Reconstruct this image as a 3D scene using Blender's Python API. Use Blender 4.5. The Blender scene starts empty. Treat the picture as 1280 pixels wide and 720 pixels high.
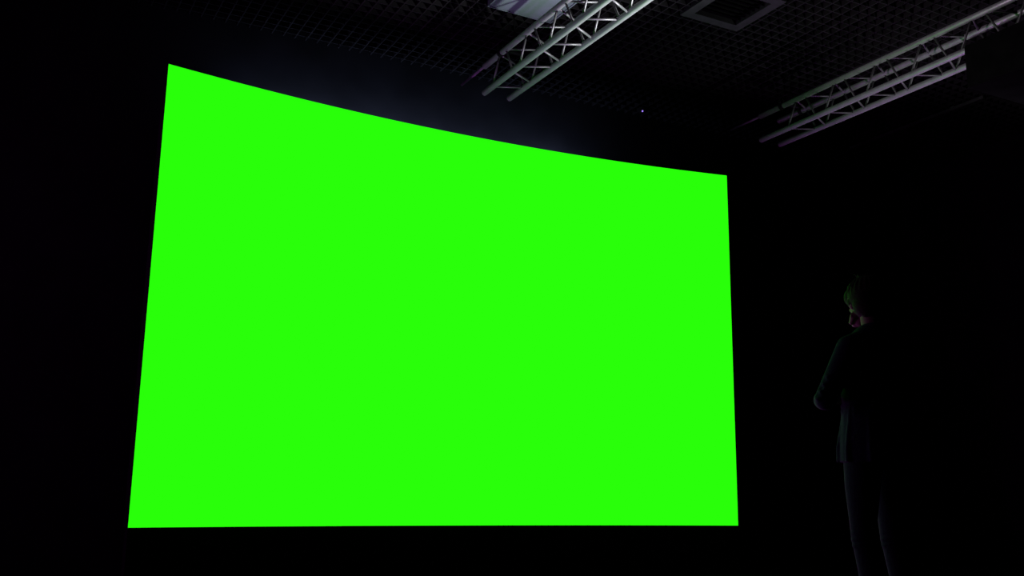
import bpy, bmesh, math, random
from mathutils import Vector, Matrix
random.seed(4)
C = bpy.context.scene.collection
CAM_H = 0.65                       # lens height above the floor
ROOM_X0, ROOM_X1, ROOM_Y0, ROOM_Y1 = -3.0, 9.7, -3.0, 8.1
CEIL = 3.9 + CAM_H                 # underside of the open-cell grid
SLAB = CEIL + 0.45

# ---------------------------------------------------------------- materials
def mat(name, col, rough=0.6, metal=0.0, noise=None, bump=0.0, spec=0.5, emit=None, estr=0.0, var=0.25, sheen=0.0):
    m = bpy.data.materials.new(name); m.use_nodes = True
    nt = m.node_tree; b = nt.nodes['Principled BSDF']
    b.inputs['Base Color'].default_value = (*col, 1)
    b.inputs['Roughness'].default_value = rough
    b.inputs['Metallic'].default_value = metal
    b.inputs['Specular IOR Level'].default_value = spec
    if sheen: b.inputs['Sheen Weight'].default_value = sheen
    if emit:
        b.inputs['Emission Color'].default_value = (*emit, 1)
        b.inputs['Emission Strength'].default_value = estr
    if noise:
        tc = nt.nodes.new('ShaderNodeTexCoord'); n = nt.nodes.new('ShaderNodeTexNoise')
        n.inputs['Scale'].default_value = noise; n.inputs['Detail'].default_value = 4
        nt.links.new(tc.outputs['Object'], n.inputs['Vector'])
        r = nt.nodes.new('ShaderNodeValToRGB')
        r.color_ramp.elements[0].position = 0.3; r.color_ramp.elements[1].position = 0.7
        r.color_ramp.elements[0].color = (*[c * (1 - var) for c in col], 1)
        r.color_ramp.elements[1].color = (*[min(1, c * (1 + var)) for c in col], 1)
        nt.links.new(n.outputs['Fac'], r.inputs['Fac'])
        nt.links.new(r.outputs['Color'], b.inputs['Base Color'])
        if bump:
            bp = nt.nodes.new('ShaderNodeBump'); bp.inputs['Strength'].default_value = bump
            bp.inputs['Distance'].default_value = 0.01
            nt.links.new(n.outputs['Fac'], bp.inputs['Height'])
            nt.links.new(bp.outputs['Normal'], b.inputs['Normal'])
    return m

M = {
 'wall': mat('black_wall_paint', (0.007, 0.007, 0.008), 0.95, noise=3, bump=0.1, spec=0.05),
 'floor': mat('black_floor', (0.008, 0.008, 0.009), 0.55, noise=2, bump=0.05, spec=0.2),
 'slab': mat('black_slab', (0.004, 0.004, 0.004), 0.95, noise=2, spec=0.0),
 'grid': mat('black_grid_metal', (0.007, 0.0065, 0.007), 0.8, noise=8, spec=0.05),
 'alu': mat('mill_aluminium', (0.20, 0.20, 0.205), 0.42, 0.35, noise=14, var=0.12),
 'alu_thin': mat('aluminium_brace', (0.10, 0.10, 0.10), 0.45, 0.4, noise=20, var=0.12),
 'alu_shaded': mat('shaded_brace', (0.035, 0.035, 0.035), 0.6, 0.2, noise=20, var=0.12),  # right truss braces: same aluminium, dimmer light put into a darker colour
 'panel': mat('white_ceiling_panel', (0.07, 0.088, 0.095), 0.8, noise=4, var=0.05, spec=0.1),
 'vent': mat('dark_grey_metal', (0.014, 0.014, 0.014), 0.6, noise=10, spec=0.1),
 'blackmetal': mat('black_metal', (0.004, 0.004, 0.004), 0.75, noise=10, spec=0.06),
 'screen': mat('glowing_green_screen', (0.0, 0.0, 0.0), 0.9, spec=0.0, emit=(0.0222, 1.0, 0.003), estr=1.0),
 'led': mat('violet_indicator', (0.0, 0.0, 0.0), 0.9, spec=0.0, emit=(0.22, 0.13, 0.62), estr=2.2),
 'skin': mat('skin', (0.17, 0.115, 0.09), 0.6, noise=30, var=0.08, spec=0.15),
 'hair': mat('dark_brown_hair', (0.014, 0.006, 0.006), 0.7, noise=60, bump=0.3, var=0.4, spec=0.06),
 'shirt': mat('dark_blue_cotton', (0.016, 0.030, 0.034), 0.9, noise=40, bump=0.2, var=0.2, spec=0.08),
 'jeans': mat('dark_denim', (0.012, 0.022, 0.026), 0.9, noise=90, bump=0.2, var=0.25, spec=0.08),
 'boot': mat('black_leather', (0.010, 0.009, 0.009), 0.5, noise=30, spec=0.2),
 'case': mat('matt_black_case', (0.0025, 0.0025, 0.0025), 0.95, noise=10, spec=0.0),
 'lens': mat('dark_glass', (0.004, 0.004, 0.006), 0.15, spec=0.3),
 'rail': mat('dark_rail_metal', (0.10, 0.10, 0.10), 0.5, 1.0, noise=10),
}

# ---------------------------------------------------------------- helpers
def obj(name, bm, m, parent=None, smooth=False):
    me = bpy.data.meshes.new(name); bm.normal_update(); bm.to_mesh(me); bm.free()
    if smooth:
        for p in me.polygons: p.use_smooth = True
    me.materials.append(M[m])
    o = bpy.data.objects.new(name, me); C.objects.link(o)
    if parent: o.parent = parent
    return o
def empty(name, loc, label, cat, group=None, rz=0):
    o = bpy.data.objects.new(name, None); C.objects.link(o); o.location = loc
    o.rotation_euler = (0, 0, rz); o.empty_display_size = 0.1
    o['label'] = label; o['category'] = cat
    if group: o['group'] = group
    return o
def struct(name, bm, m):
    o = obj(name, bm, m); o['kind'] = 'structure'; return o
def box(bm, x0, x1, y0, y1, z0, z1):
    vs = [bm.verts.new((x, y, z)) for x in (x0, x1) for y in (y0, y1) for z in (z0, z1)]
    for f in ((0,1,3,2),(4,6,7,5),(0,4,5,1),(2,3,7,6),(0,2,6,4),(1,5,7,3)):
        bm.faces.new([vs[i] for i in f])
def tube(bm, pts, radii, n=14, flat=None, cap=True):
    """tapered tube along a polyline; radii: number or (a,b) per point"""
    pts = [Vector(p) for p in pts]
    if not isinstance(radii, (list, tuple)): radii = [radii] * len(pts)
    rings = []; up0 = Vector(flat) if flat else None; prev = None
    for i, p in enumerate(pts):
        t = (pts[min(i+1, len(pts)-1)] - pts[max(i-1, 0)]).normalized()
        u = up0 if up0 else (prev if prev else (Vector((0,0,1)) if abs(t.z) < 0.9 else Vector((0,1,0))))
        a = (u - t * u.dot(t)).normalized(); b = t.cross(a); prev = a
        r = radii[i]; ra, rb = r if isinstance(r, (tuple, list)) else (r, r)
        rings.append([bm.verts.new(p + a*ra*math.cos(k*2*math.pi/n) + b*rb*math.sin(k*2*math.pi/n)) for k in range(n)])
    for A, B in zip(rings, rings[1:]):
        for k in range(n): bm.faces.new((A[k], A[(k+1) % n], B[(k+1) % n], B[k]))
    if cap:
        bm.faces.new(rings[0][::-1]); bm.faces.new(rings[-1])
def ball(bm, c, r, rot=None, seg=20):
    if not isinstance(r, (tuple, list)): r = (r, r, r)
    m4 = Matrix.Translation(c) @ (rot.to_4x4() if rot else Matrix()) @ Matrix.Diagonal((*r, 1))
    bmesh.ops.create_uvsphere(bm, u_segments=seg, v_segments=seg//2+2, radius=1, matrix=m4)
def capsule(bm, pts, radii, n=16):
    """tube with rounded joints, for later voxel union"""
    for p, r in zip(pts, radii):
        rr = max(r) if isinstance(r, (tuple, list)) else r
        ball(bm, p, rr*0.995, seg=16)
    tube(bm, pts, radii, n)
HEAD_TURN = -33
def turn_head(bm):
    for v in bm.verts:
        k = min(1, max(0, (v.co.z - 1.43)/.05))
        if k > 0:
            p = Matrix.Rotation(math.radians(HEAD_TURN*k), 3, 'Z') @ (v.co - Vector((0, -.01, 1.5)))
            v.co = p + Vector((0, -.01, 1.5))
def fuse(name, bm, m, parent, voxel, smooth_it=3, fac=0.5):
    """one continuous skin out of overlapping volumes"""
    me = bpy.data.meshes.new('tmp'); bm.to_mesh(me); bm.free()
    t = bpy.data.objects.new('tmp', me); C.objects.link(t)
    r = t.modifiers.new('r', 'REMESH'); r.mode = 'VOXEL'; r.voxel_size = voxel; r.adaptivity = 0
    s = t.modifiers.new('s', 'SMOOTH'); s.iterations = smooth_it; s.factor = fac
    dg = bpy.context.evaluated_depsgraph_get(); dg.update()
    out = bpy.data.meshes.new_from_object(t.evaluated_get(dg))
    bpy.data.objects.remove(t); bpy.data.meshes.remove(me)
    out.name = name
    for p in out.polygons: p.use_smooth = True
    out.materials.clear(); out.materials.append(M[m])
    o = bpy.data.objects.new(name, out); C.objects.link(o); o.parent = parent
    return o

# ---------------------------------------------------------------- room
b = bmesh.new(); box(b, ROOM_X0, ROOM_X1, ROOM_Y0, ROOM_Y1, -0.1, 0); struct('floor', b, 'floor')
b = bmesh.new(); box(b, ROOM_X0-.1, ROOM_X1+.1, ROOM_Y1, ROOM_Y1+.1, -0.1, SLAB); struct('wall_back', b, 'wall')
b = bmesh.new(); box(b, ROOM_X0-.1, ROOM_X1+.1, ROOM_Y0-.1, ROOM_Y0, -0.1, SLAB); struct('wall_front', b, 'wall')
b = bmesh.new(); box(b, ROOM_X0-.1, ROOM_X0, ROOM_Y0, ROOM_Y1, -0.1, SLAB); struct('wall_left', b, 'wall')
b = bmesh.new(); box(b, ROOM_X1, ROOM_X1+.1, ROOM_Y0, ROOM_Y1, -0.1, SLAB); struct('wall_right', b, 'wall')
b = bmesh.new(); box(b, ROOM_X0-.1, ROOM_X1+.1, ROOM_Y0-.1, ROOM_Y1+.1, SLAB, SLAB+.1); struct('ceiling', b, 'slab')
for nm, x0, x1, y0, y1 in (('baseboard_back', ROOM_X0, ROOM_X1, ROOM_Y1-.015, ROOM_Y1), ('baseboard_right', ROOM_X1-.015, ROOM_X1, ROOM_Y0, ROOM_Y1-.015)):
    b = bmesh.new(); box(b, x0, x1, y0, y1, 0, .08); struct(nm, b, 'wall')

# open-cell ceiling grid: 100 mm cells, left open where the panels sit
PANEL = (3.334, 3.934, 6.124, 6.724)
VENT = (4.778, 5.378, 5.464, 6.064)
holes = (PANEL, VENT)
b = bmesh.new(); P = 0.1; w = 0.0045; hgt = 0.045
def spans(lo, hi, cuts):
    out = []; s = lo
    for a, c in sorted(cuts):
        if a > s: out.append((s, a))
        s = max(s, c)
    if hi > s: out.append((s, hi))
    return out
x = ROOM_X0 + 0.034
while x < ROOM_X1:
    for a, c in spans(ROOM_Y0, ROOM_Y1, [(h[2], h[3]) for h in holes if h[0]-.01 < x < h[1]+.01]):
        box(b, x-w, x+w, a, c, CEIL, CEIL+hgt)
    x += P
y = ROOM_Y0 + 0.024
while y < ROOM_Y1:
    for a, c in spans(ROOM_X0, ROOM_X1, [(h[0], h[1]) for h in holes if h[2]-.01 < y < h[3]+.01]):
        box(b, a, c, y-w, y+w, CEIL+0.0005, CEIL+hgt-.0005)
    y += P
g = struct('ceiling_open_cell_grid', b, 'grid'); g.name = 'trim_1'

# white lay-in panel: tray with a folded lip and a recessed diffuser
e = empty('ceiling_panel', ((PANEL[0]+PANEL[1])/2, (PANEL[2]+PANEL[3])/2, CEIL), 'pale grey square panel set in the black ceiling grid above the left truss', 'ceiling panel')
b = bmesh.new(); s = .3
for q in ((-s, s, -s, -s+.012), (-s, s, s-.012, s), (-s, -s+.012, -s+.012, s-.012), (s-.012, s, -s+.012, s-.012)):
    box(b, *q, -.012, .05)
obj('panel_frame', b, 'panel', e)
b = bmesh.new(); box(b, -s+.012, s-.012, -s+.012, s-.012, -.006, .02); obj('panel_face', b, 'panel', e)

# square dark vent frame with louvres
e = empty('ceiling_vent', ((VENT[0]+VENT[1])/2, (VENT[2]+VENT[3])/2, CEIL), 'dark square vent with a grey rim, in the ceiling between the two trusses', 'ceiling vent')
b = bmesh.new(); r = .085
for q in ((-s, s, -s, -s+r), (-s, s, s-r, s), (-s, -s+r, -s+r, s-r), (s-r, s, -s+r, s-r)):
    box(b, *q, -.014, .03)
obj('vent_frame', b, 'vent', e)
b = bmesh.new()
for k in range(7):
    y0 = -s+r + .02 + k*.058
    v = [b.verts.new(c) for c in ((-s+r, y0, .0), (s-r, y0, .0), (s-r, y0+.045, .035), (-s+r, y0+.045, .035),
                                  (-s+r, y0, .003), (s-r, y0, .003), (s-r, y0+.045, .038), (-s+r, y0+.045, .038))]
    for f in ((0,1,2,3), (7,6,5,4), (0,4,5,1), (3,2,6,7), (0,3,7,4), (1,5,6,2)): b.faces.new([v[i] for i in f])
obj('louvre', b, 'blackmetal', e)
b = bmesh.new(); box(b, -s+r, s-r, -s+r, s-r, .04, .06); obj('vent_backing', b, 'blackmetal', e)

# thin rail under the ceiling, right
e = empty('ceiling_rail', (8.40, 6.9, CEIL), 'thin dark rail fixed along the ceiling to the right of both trusses', 'rail')
b = bmesh.new(); box(b, -.012, .012, -.95, .75, -.035, -.005); obj('rail_profile', b, 'rail', e)
for yy in (-.6, .4):
    b = bmesh.new(); box(b, -.02, .02, yy-.02, yy+.02, -.005, .0); obj('bracket', b, 'rail', e)

# ---------------------------------------------------------------- curved screen
L = Vector((0.95786, 7.0)); Rr = Vector((5.99792, 6.97019)); SAG = 0.2469
ZT, ZB = 2.96364 + CAM_H, -0.23703 + CAM_H
d = Rr - L; nrm = Vector((-d.y, d.x)).normalized()
def arc(t, back=0.0):
    p = L + d*t + nrm*(4*t*(1-t)*SAG)
    tg = (d + nrm*(4*(1-2*t)*SAG)).normalized()
    return p + Vector((-tg.y, tg.x))*back
sc = empty('led_screen', (arc(.5).x, arc(.5).y, 0), 'huge curved wall screen glowing plain bright green', 'screen')
def slab(bm, t0, t1, b0, b1, z0, z1, n=48):
    R = []
    for i in range(n+1):
        t = t0 + (t1-t0)*i/n
        f, k = arc(t, b0), arc(t, b1)
        R.append([bm.verts.new((p.x - sc.location.x, p.y - sc.location.y, z)) for p, z in ((f, z0), (k, z0), (k, z1), (f, z1))])
    for A, B in zip(R, R[1:]):
        for k in range(4): bm.faces.new((A[k], B[k], B[(k+1) % 4], A[(k+1) % 4]))
    bm.faces.new(R[0]); bm.faces.new(R[-1][::-1])
# front face only glows
b = bmesh.new(); n = 64; R = []
for i in range(n+1):
    p = arc(i/n, 0); R.append([b.verts.new((p.x-sc.location.x, p.y-sc.location.y, z)) for z in (ZB, ZT)])
for A, B in zip(R, R[1:]): b.faces.new((A[0], B[0], B[1], A[1]))
obj('display', b, 'screen', sc, True)
b = bmesh.new(); slab(b, 0, 1, .004, .09, ZB, ZT); obj('housing', b, 'blackmetal', sc)
b = bmesh.new(); slab(b, 0.002, .998, .03, .085, 0, ZB-.002); obj('plinth', b, 'blackmetal', sc)
for k in range(6):
    t = .06 + k*.176; p = arc(t, .12)
    b = bmesh.new()
    X, Y = p.x-sc.location.x, p.y-sc.location.y
    box(b, X-.03, X+.03, Y-.02, Y+.04, 0, ZT-.8)
    tube(b, [(X, Y+.02, ZT-1.2), (X, Y+.60, .03)], .018, 8)
    box(b, X-.03, X+.03, Y+.0, Y+.66, 0, .04)
    obj('rear_brace', b, 'blackmetal', sc)

# ---------------------------------------------------------------- trusses
PER = 0.465; A_ = 0.12; RC = 0.025
def truss(x, z, y0, y1, yrod, phase, label, group, bm_):
    t = empty('ceiling_truss', (x, (y0+y1)/2, z), label, 'truss', group)
    cy = (y0+y1)/2
    first = None
    for sx, sz in ((-1,1),(1,1),(-1,-1),(1,-1)):
        if not first:
            b = bmesh.new(); tube(b, [(0, y0-cy, 0), (0, y1-cy, 0)], RC, 24); first = obj('chord', b, 'alu', t, False)
            for p in first.data.polygons: p.use_smooth = len(p.vertices) == 4
            o = first
        else:
            o = first.copy(); C.objects.link(o); o.parent = t
        o.location = (sx*A_, 0, sz*A_)
    # zig-zag braces: nodes of (-1,1) and (1,-1) chords at phase, the others half a period off
    def nodes(off):
        k = math.ceil((y0 + .08 - off)/PER); out = []
        while off + k*PER < y1 - .08: out.append(off + k*PER); k += 1
        return out
    N0, N1 = nodes(phase), nodes(phase + PER/2)
    faces = [((-1,1),(-1,-1)), ((1,-1),(-1,-1)), ((1,-1),(1,1)), ((-1,1),(1,1))]
    mesh = {}
    for a, c in faces:
        for ya in N0:
            for s_ in (-1, 1):
                yc = ya + s_*PER/2
                if not (y0 + .08 < yc < y1 - .08): continue
                p0 = Vector((a[0]*A_, ya + s_*.055, a[1]*A_)); p1 = Vector((c[0]*A_, yc - s_*.055, c[1]*A_))
                dd = (p1-p0); key = (a, c, s_)
                if key not in mesh:
                    u = dd.normalized(); bb = bmesh.new()
                    tube(bb, [u*.018, dd - u*.018], .0085, 10)
                    me = bpy.data.meshes.new('brace'); bb.to_mesh(me); bb.free()
                    for p in me.polygons: p.use_smooth = len(p.vertices) == 4
                    me.materials.append(M[bm_]); mesh[key] = me
                o = bpy.data.objects.new('brace', mesh[key]); C.objects.link(o); o.parent = t
                o.location = (p0.x, p0.y-cy, p0.z)
    # thin rod that carries on from the upper left chord towards the wall
    b = bmesh.new(); tube(b, [(-A_, y1-cy-.05, A_), (-A_, yrod-cy, A_)], .010, 10); obj('end_rod', b, 'alu', t)
    # suspension: clamp on the top chords and a steel rod up through the grid
    for yh in (y0+.5, y1-.30):
        b = bmesh.new(); yy = yh-cy
        box(b, -A_-.035, A_+.035, yy-.02, yy+.02, A_+RC+.001, A_+RC+.035)
        for sx in (-1, 1): tube(b, [(sx*A_, yy-.02, A_), (sx*A_, yy+.02, A_)], .031, 16)
        c_ = obj('hanger_clamp', b, 'blackmetal', t)
        b = bmesh.new(); tube(b, [(0, yy, A_+RC+.035), (0, yy, SLAB - z)], .006, 8)
        obj('hanger_rod', b, 'blackmetal', c_)
    return t
Z1, Z2 = 3.44354 + CAM_H, 3.47989 + CAM_H
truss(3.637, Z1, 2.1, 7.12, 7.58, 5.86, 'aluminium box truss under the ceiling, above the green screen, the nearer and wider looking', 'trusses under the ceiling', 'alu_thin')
truss(6.494, Z2, 2.1, 6.90, 7.32, 5.895, 'aluminium box truss under the ceiling at upper right, beyond the right end of the screen', 'trusses under the ceiling', 'alu_shaded')

# black box hung under the right truss
e = empty('equipment_box', (6.60, 3.95, Z2-A_-RC), 'black box hung under the near end of the right truss', 'equipment')
b = bmesh.new(); box(b, -.36, .40, -.60, .60, -.34, -.002)
bmesh.ops.bevel(b, geom=list(b.edges), offset=.008, segments=2, affect='EDGES'); obj('case', b, 'case', e)
b = bmesh.new(); tube(b, [(.1, .59, -.2), (.1, .66, -.2)], [.075, .07], 24); obj('lens', b, 'lens', e)
b = bmesh.new()
for k in range(9): box(b, -.366, -.36, -.45+k*.05, -.43+k*.05, -.28, -.12)
obj('side_vent', b, 'blackmetal', e)
for yy in (-.35, .35):
    b = bmesh.new()
    for xx in (-.226, .014):
        tube(b, [(xx, yy-.022, RC), (xx, yy+.022, RC)], .034, 16)
    box(b, -.226, .014, yy-.015, yy+.015, RC+.034, RC+.05)
    obj('hook_clamp', b, 'blackmetal', e)

# small sensor with a violet light where wall meets ceiling
e = empty('ceiling_sensor', (5.72, 7.90, CEIL), 'tiny black device with a violet pilot light, high above the right part of the screen', 'sensor')
b = bmesh.new(); tube(b, [(0, 0, 0), (0, 0, -.03), (0, 0, -.055)], [.05, .05, .03], 20); obj('sensor_body', b, 'blackmetal', e)
b = bmesh.new(); ball(b, (-.030, -.032, -.046), .0085, seg=12); o = obj('pilot_light', b, 'led', e, True); o['label'] = 'glowing violet pilot light'

# ---------------------------------------------------------------- person
PX, PY = 3.61, 3.245
man = empty('person', (PX, PY, 0), 'person in dark long-sleeved top and jeans standing with folded arms, watching the screen', 'person', rz=math.radians(4))
V = Vector
def rotx(a): return Matrix.Rotation(math.radians(a), 3, 'X')
# --- body
b = bmesh.new()
HC = V((0, .032, 1.553))
ball(b, HC + V((0, -.012, .018)), (.074, .092, .090), seg=32)           # cranium
ball(b, HC + V((0, .030, -.030)), (.060, .062, .078), seg=28)           # face
ball(b, HC + V((0, .052, -.080)), (.038, .036, .030), seg=20)           # chin
for s_ in (-1, 1):
    tube(b, [HC + V((s_*.056, .005, -.055)), HC + V((s_*.036, .055, -.088))], [.020, .018], 12)   # jaw
    ball(b, HC + V((s_*.036, .072, -.022)), (.022, .018, .016), seg=14) # cheekbone
    ball(b, HC + V((s_*.028, .083, .016)), (.022, .012, .008), seg=14)  # brow
    ball(b, HC + V((s_*.030, .080, .002)), (.012, .010, .009), seg=12)  # eyeball bulge
    # ear: rim and lobe
    pts = [HC + V((s_*(.073+.008*math.sin(a)), .002-.014*math.cos(a)-.004, -.008+.030*math.sin(a))) for a in [i*math.pi/5-1.2 for i in range(8)]]
    tube(b, pts, .0055, 8)
    ball(b, HC + V((s_*.075, -.002, -.008)), (.006, .014, .024), seg=12)
tube(b, [HC + V((0, .088, .008)), HC + V((0, .102, -.018)), HC + V((0, .106, -.028))], [.008, .011, .012], 12)  # nose
for s_ in (-1, 1): ball(b, HC + V((s_*.011, .096, -.030)), (.008, .010, .007), seg=10)
tube(b, [HC + V((-.024, .078, -.055)), HC + V((0, .091, -.052)), HC + V((.024, .078, -.055))], [.004, .007, .004], 10)   # lips
tube(b, [HC + V((-.020, .078, -.062)), HC + V((0, .089, -.062)), HC + V((.020, .078, -.062))], [.004, .007, .004], 10)
tube(b, [(0, -.020, 1.535), (0, -.022, 1.46), (0, -.030, 1.41), (0, -.03, 1.36)], [.052, .050, .053, .056], 24)   # neck
tube(b, [(0, -.022, 1.43), (0, -.018, 1.385), (0, 0, 1.30), (0, 0, 1.20), (0, 0, 1.08), (0, 0, .98), (0, -.005, .88), (0, 0, .80)],
     [(.045, .045), (.066, .080), (.100, .145), (.105, .145), (.092, .120), (.105, .145), (.12, .162), (.09, .13)], 28, flat=(0, 1, 0))
SH = lambda s_: V((s_*.160, -.01, 1.322))
turn_head(b)
arms = {-1: [SH(-1), V((-.198, .030, 1.205)), V((-.232, .075, 1.088)), V((-.13, .175, 1.098)), V((-.025, .232, 1.120))],
        1: [SH(1), V((.198, .030, 1.205)), V((.232, .070, 1.088)), V((.13, .150, 1.125)), V((.030, .180, 1.158))]}
for s_ in (-1, 1):
    capsule(b, arms[s_], [.050, .043, .037, .034, .024], 16)
    tube(b, [(s_*.05, -.02, 1.365), SH(s_)], [.036, .040], 16)
# hands: palm plus five bent fingers each
def hand(wr, fwd, palm_n, side):
    fwd = fwd.normalized(); up = palm_n.normalized(); sd = fwd.cross(up).normalized()*side
    palm = [wr, wr + fwd*.03, wr + fwd*.085]
    tube(b, palm, [(.014, .024), (.014, .036), (.011, .040)], 16, flat=up)
    for k, (ln, off) in enumerate(((.072, .030), (.080, .010), (.074, -.010), (.058, -.029))):
        q = wr + fwd*.078 + sd*off
        p1 = q + fwd*ln*.48 - up*.006; p2 = p1 + fwd*ln*.28 - up*.020; p3 = p2 + fwd*ln*.16 - up*.022
        capsule(b, [q, p1, p2, p3], [.0095, .0088, .0080, .0070], 10)
    q = wr + fwd*.028 + sd*.026
    capsule(b, [q, q + fwd*.030 + sd*.026 - up*.004, q + fwd*.058 + sd*.034 - up*.012], [.012, .0105, .0085], 10)
hand(V((-.025, .232, 1.120)), V((1, -.18, .20)), V((.18, 1, 0)), 1)
hand(V((.030, .180, 1.158)), V((-1, -.10, .16)), V((-.10, 1, 0)), -1)
# legs and feet
legs = {}
for s_ in (-1, 1):
    legs[s_] = [V((s_*.088, 0, .88)), V((s_*.096, .010, .70)), V((s_*.098, .018, .475)), V((s_*.100, -.010, .33)), V((s_*.102, -.022, .10))]
    capsule(b, legs[s_], [.080, .068, .047, .046, .030], 18)
    tube(b, [(s_*.102, -.05, .045), (s_*.106, .03, .050), (s_*.110, .12, .028), (s_*.110, .17, .022)], [.030, .036, .030, .018], 14)
fuse('body', b, 'skin', man, .0055, 3)
# --- hair: full short cut with a fringe and covered temples, loose strands on top
b = bmesh.new()
ball(b, HC + V((0, -.020, .030)), (.085, .100, .092), seg=36)
ball(b, HC + V((0, -.048, -.015)), (.077, .076, .080), seg=32)
ball(b, HC + V((0, .082, .046)), (.062, .048, .046), seg=28)
ball(b, HC + V((0, .040, .075)), (.070, .060, .045), seg=28)
for s_ in (-1, 1):
    ball(b, HC + V((s_*.050, .048, .036)), (.034, .050, .044), seg=22)
    ball(b, HC + V((s_*.066, .004, .004)), (.020, .030, .030), seg=18)
ball(b, HC + V((0, -.072, -.070)), (.050, .034, .030), seg=20)
for k in range(22):                                    # combed locks from the crown
    a = -math.pi + 2*math.pi*(k+.5)/22
    pts = []
    for j in range(7):
        ph = .25 + j*.20
        pts.append(HC + V((.086*math.sin(a)*math.sin(ph), -.016 + .104*math.cos(a)*math.sin(ph), .030 + .094*math.cos(ph))))
    tube(b, pts, [.003, .0055, .0065, .0065, .006, .005, .003], 8)
turn_head(b)
hair = fuse('hair', b, 'hair', man, .0045, 4)
b = bmesh.new()
for k in range(16):
    a = random.uniform(0, 2*math.pi); l = random.uniform(.040, .075)
    if k < 8: a = math.radians(random.choice((200, 215, 20, 35)) + random.uniform(-12, 12))
    base = HC + V((random.uniform(-.015, .015), .030 + random.uniform(-.02, .02), .124))
    dx, dy = math.cos(a)*l, math.sin(a)*l
    tube(b, [base, base + V((dx*.4, dy*.4, .006)), base + V((dx*.8, dy*.8, .014 + random.uniform(0, .008))), base + V((dx, dy, .020 + random.uniform(-.004, .012)))],
         [.0034, .0028, .0020, .0008], 6)
turn_head(b)
obj('loose_strands', b, 'hair', hair, True)

# --- top: long loose shirt with sleeves, collar, cuffs
b = bmesh.new()
tube(b, [(0, -.024, 1.425), (0, -.020, 1.392), (0, -.006, 1.335), (0, .002, 1.28), (0, .002, 1.18), (0, 0, 1.07), (0, 0, .98), (0, -.002, .90), (0, 0, .810)],
     [(.064, .070), (.080, .108), (.108, .155), (.124, .168), (.124, .165), (.120, .155), (.132, .166), (.140, .178), (.142, .182)], 36, flat=(0, 1, 0))
for s_ in (-1, 1):
    A = arms[s_]
    capsule(b, [A[0], A[1], A[2], A[3], A[3].lerp(A[4], .85)], [.055, .052, .049, .045, .034], 20)
    tube(b, [(s_*.03, -.024, 1.378), (s_*.10, -.018, 1.348), SH(s_)], [.048, .052, .054], 18)
    # folds on the sleeve and the side seam
    for k in range(4):
        p = A[1].lerp(A[2], .15 + .28*k); tube(b, [p + V((s_*.045, -.028, .014)), p + V((s_*.054, 0, -.004)), p + V((s_*.042, .028, .010))], [.003, .0085, .003], 8)
    for k in range(3):
        p = A[2].lerp(A[3], .05 + .25*k); tube(b, [p + V((s_*.02, -.03, .04)), p + V((s_*.02, -.050, 0)), p + V((0, -.03, -.04))], [.003, .0075, .003], 8)
for k in range(9):                                     # hanging drape folds
    a = k*2*math.pi/9 + .3
    c0, s0 = math.cos(a), math.sin(a)
    tube(b, [(.150*c0, .108*s0, 1.09), (.170*c0, .128*s0, .97), (.184*c0, .142*s0, .88), (.187*c0, .145*s0, .812)], [.002, .008, .012, .013], 8)
for z0, r0 in ((1.06, .155), (1.035, .158), (.93, .172)):    # creases across the waist on the left
    tube(b, [(-r0*.7, -.095, z0), (-r0, -.02, z0-.012), (-r0*.8, .08, z0+.004)], .009, 8)
top = fuse('shirt', b, 'shirt', man, .0065, 3)
b = bmesh.new()
pts = [(.058*math.cos(a), -.024 + .060*math.sin(a), 1.428 - .008*math.sin(a)) for a in [i*2*math.pi/24 for i in range(25)]]
tube(b, pts, .009, 8, cap=False); obj('collar', b, 'shirt', top, True)
for s_ in (-1, 1):
    p0, p1 = arms[s_][3].lerp(arms[s_][4], .80), arms[s_][3].lerp(arms[s_][4], .97)
    b = bmesh.new(); tube(b, [p0, p1], [.036, .034], 20); obj('cuff', b, 'shirt', top, True)
# --- jeans
b = bmesh.new()
tube(b, [(0, 0, .96), (0, -.002, .90), (0, -.004, .83), (0, 0, .785)], [(.112, .148), (.126, .166), (.118, .168), (.08, .13)], 30, flat=(0, 1, 0))
for s_ in (-1, 1):
    G = legs[s_]
    capsule(b, [G[0], G[1], G[2], G[3], V((s_*.102, -.020, .13))], [.089, .076, .051, .050, .041], 22)
    for k, dz in enumerate((.055, .030, .005, -.020, -.045)):
        c = V((s_*.098, .016, .475 + dz)); rr = .052 - .001*k
        n_ = 10; a0 = k*.7
        tube(b, [c + V((math.cos(a0+i*.45)*rr, math.sin(a0+i*.45)*rr, .006*math.sin(i*1.1+k))) for i in range(n_)], [.002]+[.0075]*(n_-2)+[.002], 8)
pants = fuse('jeans', b, 'jeans', man, .0065, 2)
# --- ankle boots
for s_ in (-1, 1):
    b = bmesh.new()
    tube(b, [(s_*.102, -.022, .16), (s_*.102, -.022, .07)], [.047, .046], 20)
    tube(b, [(s_*.102, -.075, .045), (s_*.104, -.03, .055), (s_*.108, .05, .055), (s_*.111, .13, .036), (s_*.112, .185, .028)], [(.034, .030), (.046, .038), (.042, .042), (.030, .042), (.020, .028)], 20, flat=(0, 0, 1))
    for q in ((-.06, .035), (.12, .030)): ball(b, (s_*.107, q[0], q[1]), (.038, .05, .026), seg=16)
    bt = fuse('boot', b, 'boot', man, .006, 2)
    b = bmesh.new()
    tube(b, [(s_*.107, -.095, .009), (s_*.107, -.04, .009), (s_*.110, .05, .009), (s_*.112, .13, .009), (s_*.112, .20, .009)],
         [(.009, .024), (.009, .037), (.009, .038), (.009, .044), (.009, .024)], 16, flat=(0, 0, 1))
    box(b, s_*.104-.030, s_*.104+.030, -.085, -.02, .0, .022)
    obj('sole', b, 'boot', bt)

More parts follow.
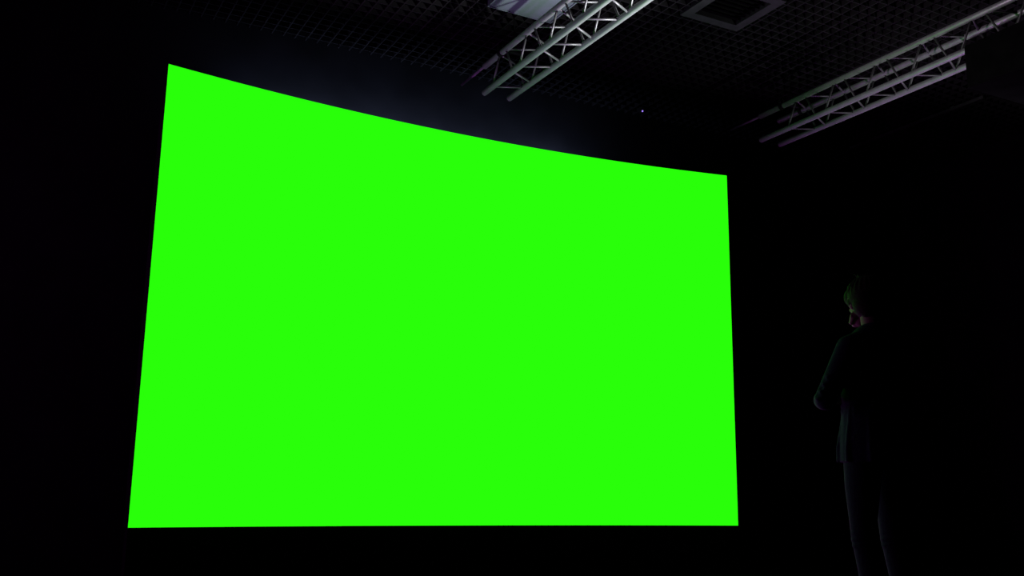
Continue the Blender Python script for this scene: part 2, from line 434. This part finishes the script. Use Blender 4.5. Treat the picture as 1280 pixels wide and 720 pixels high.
# ---------------------------------------------------------------- lights
def look(o, target):
    o.rotation_euler = (Vector(target) - o.location).to_track_quat('-Z', 'Y').to_euler()
def spot(name, loc, target, power, col, angle, blend=.6, r=.04):
    l = bpy.data.lights.new(name, 'SPOT'); l.energy = power; l.color = col; l.spot_size = math.radians(angle); l.spot_blend = blend
    l.shadow_soft_size = r
    o = bpy.data.objects.new(name, l); C.objects.link(o); o.location = loc; look(o, target); return o
def area(name, loc, target, power, col, sx, sy):
    l = bpy.data.lights.new(name, 'AREA'); l.energy = power; l.color = col; l.shape = 'RECTANGLE'; l.size = sx; l.size_y = sy
    o = bpy.data.objects.new(name, l); C.objects.link(o); o.location = loc; look(o, target); return o
# added violet fill strip below the view, offsets the screen's green spill
area('violet_fill_strip', (3.4, 6.55, .06), (3.6, 3.6, 2.6), 32, (.85, .06, 1.0), 4.6, .12)
# added unseen violet fill from below, neutralises green on the trusses
for fx, tx, ty, tz, pw in ((2.2, 3.4, 6.6, Z1, 230), (4.6, 3.8, 5.3, Z1, 280), (6.4, 6.5, 5.4, Z2, 300)):
    spot('violet_fill_spot', (fx, 6.45, .05), (tx, ty, tz), pw, (.70, .20, 1.0), 50, .8, .08)
# added violet fill out of view at left, counters green on the person
area('violet_side_fill', (-1.3, 6.9, 2.2), (4.6, 3.4, 2.2), 20, (.80, .06, 1.0), .5, 3.0)
# added fill spots out of view at the right, brighten the trusses
spot('truss_fill', (6.2, 3.0, .4), (3.75, 4.8, Z1), 5800, (.93, .95, 1.0), 38, 1.0, .10)
spot('truss_fill', (9.0, 3.4, .4), (6.5, 5.5, Z2), 700, (.93, .95, 1.0), 28, 1.0, .10)
# added fill spot out of view at the left, brightens the right truss
spot('truss_side_fill', (-.6, 5.6, .3), (6.5, 4.7, Z2), 1000, (1.0, .78, 1.0), 24, .9, .12)
# cool strip standing behind the top of the screen, close to the wall
area('backlight_strip', (3.4, 7.93, ZT+.05), (3.4, 8.1, ZT+.16), 38, (.50, .62, 1.0), 3.4, .05)

# ---------------------------------------------------------------- world
wd = bpy.data.worlds.new('World'); bpy.context.scene.world = wd; wd.use_nodes = True
wd.node_tree.nodes['Background'].inputs[0].default_value = (0, 0, 0, 1)
wd.node_tree.nodes['Background'].inputs[1].default_value = 0

# ---------------------------------------------------------------- camera
f, yaw, pitch, roll = 1249.405, .490873, .204218, .0126355
F = Vector((math.sin(yaw)*math.cos(pitch), math.cos(yaw)*math.cos(pitch), math.sin(pitch)))
Rt = Vector((math.cos(yaw), -math.sin(yaw), 0)); U = Rt.cross(F)
c, s = math.cos(roll), math.sin(roll)
R2, U2 = c*Rt + s*U, -s*Rt + c*U
cam = bpy.data.cameras.new('Camera'); co = bpy.data.objects.new('Camera', cam); C.objects.link(co)
m3 = Matrix((R2, U2, -F)).transposed()
co.matrix_world = Matrix.Translation((0, 0, CAM_H)) @ m3.to_4x4()
cam.sensor_fit = 'HORIZONTAL'; cam.sensor_width = 36; cam.lens = f/1280*36; cam.clip_start = .05; cam.clip_end = 100
sc_ = bpy.context.scene; sc_.camera = co
vs = sc_.view_settings; vs.view_transform = 'Standard'; vs.look = 'None'; vs.gamma = 1; vs.exposure = 0
vs.use_curve_mapping = False
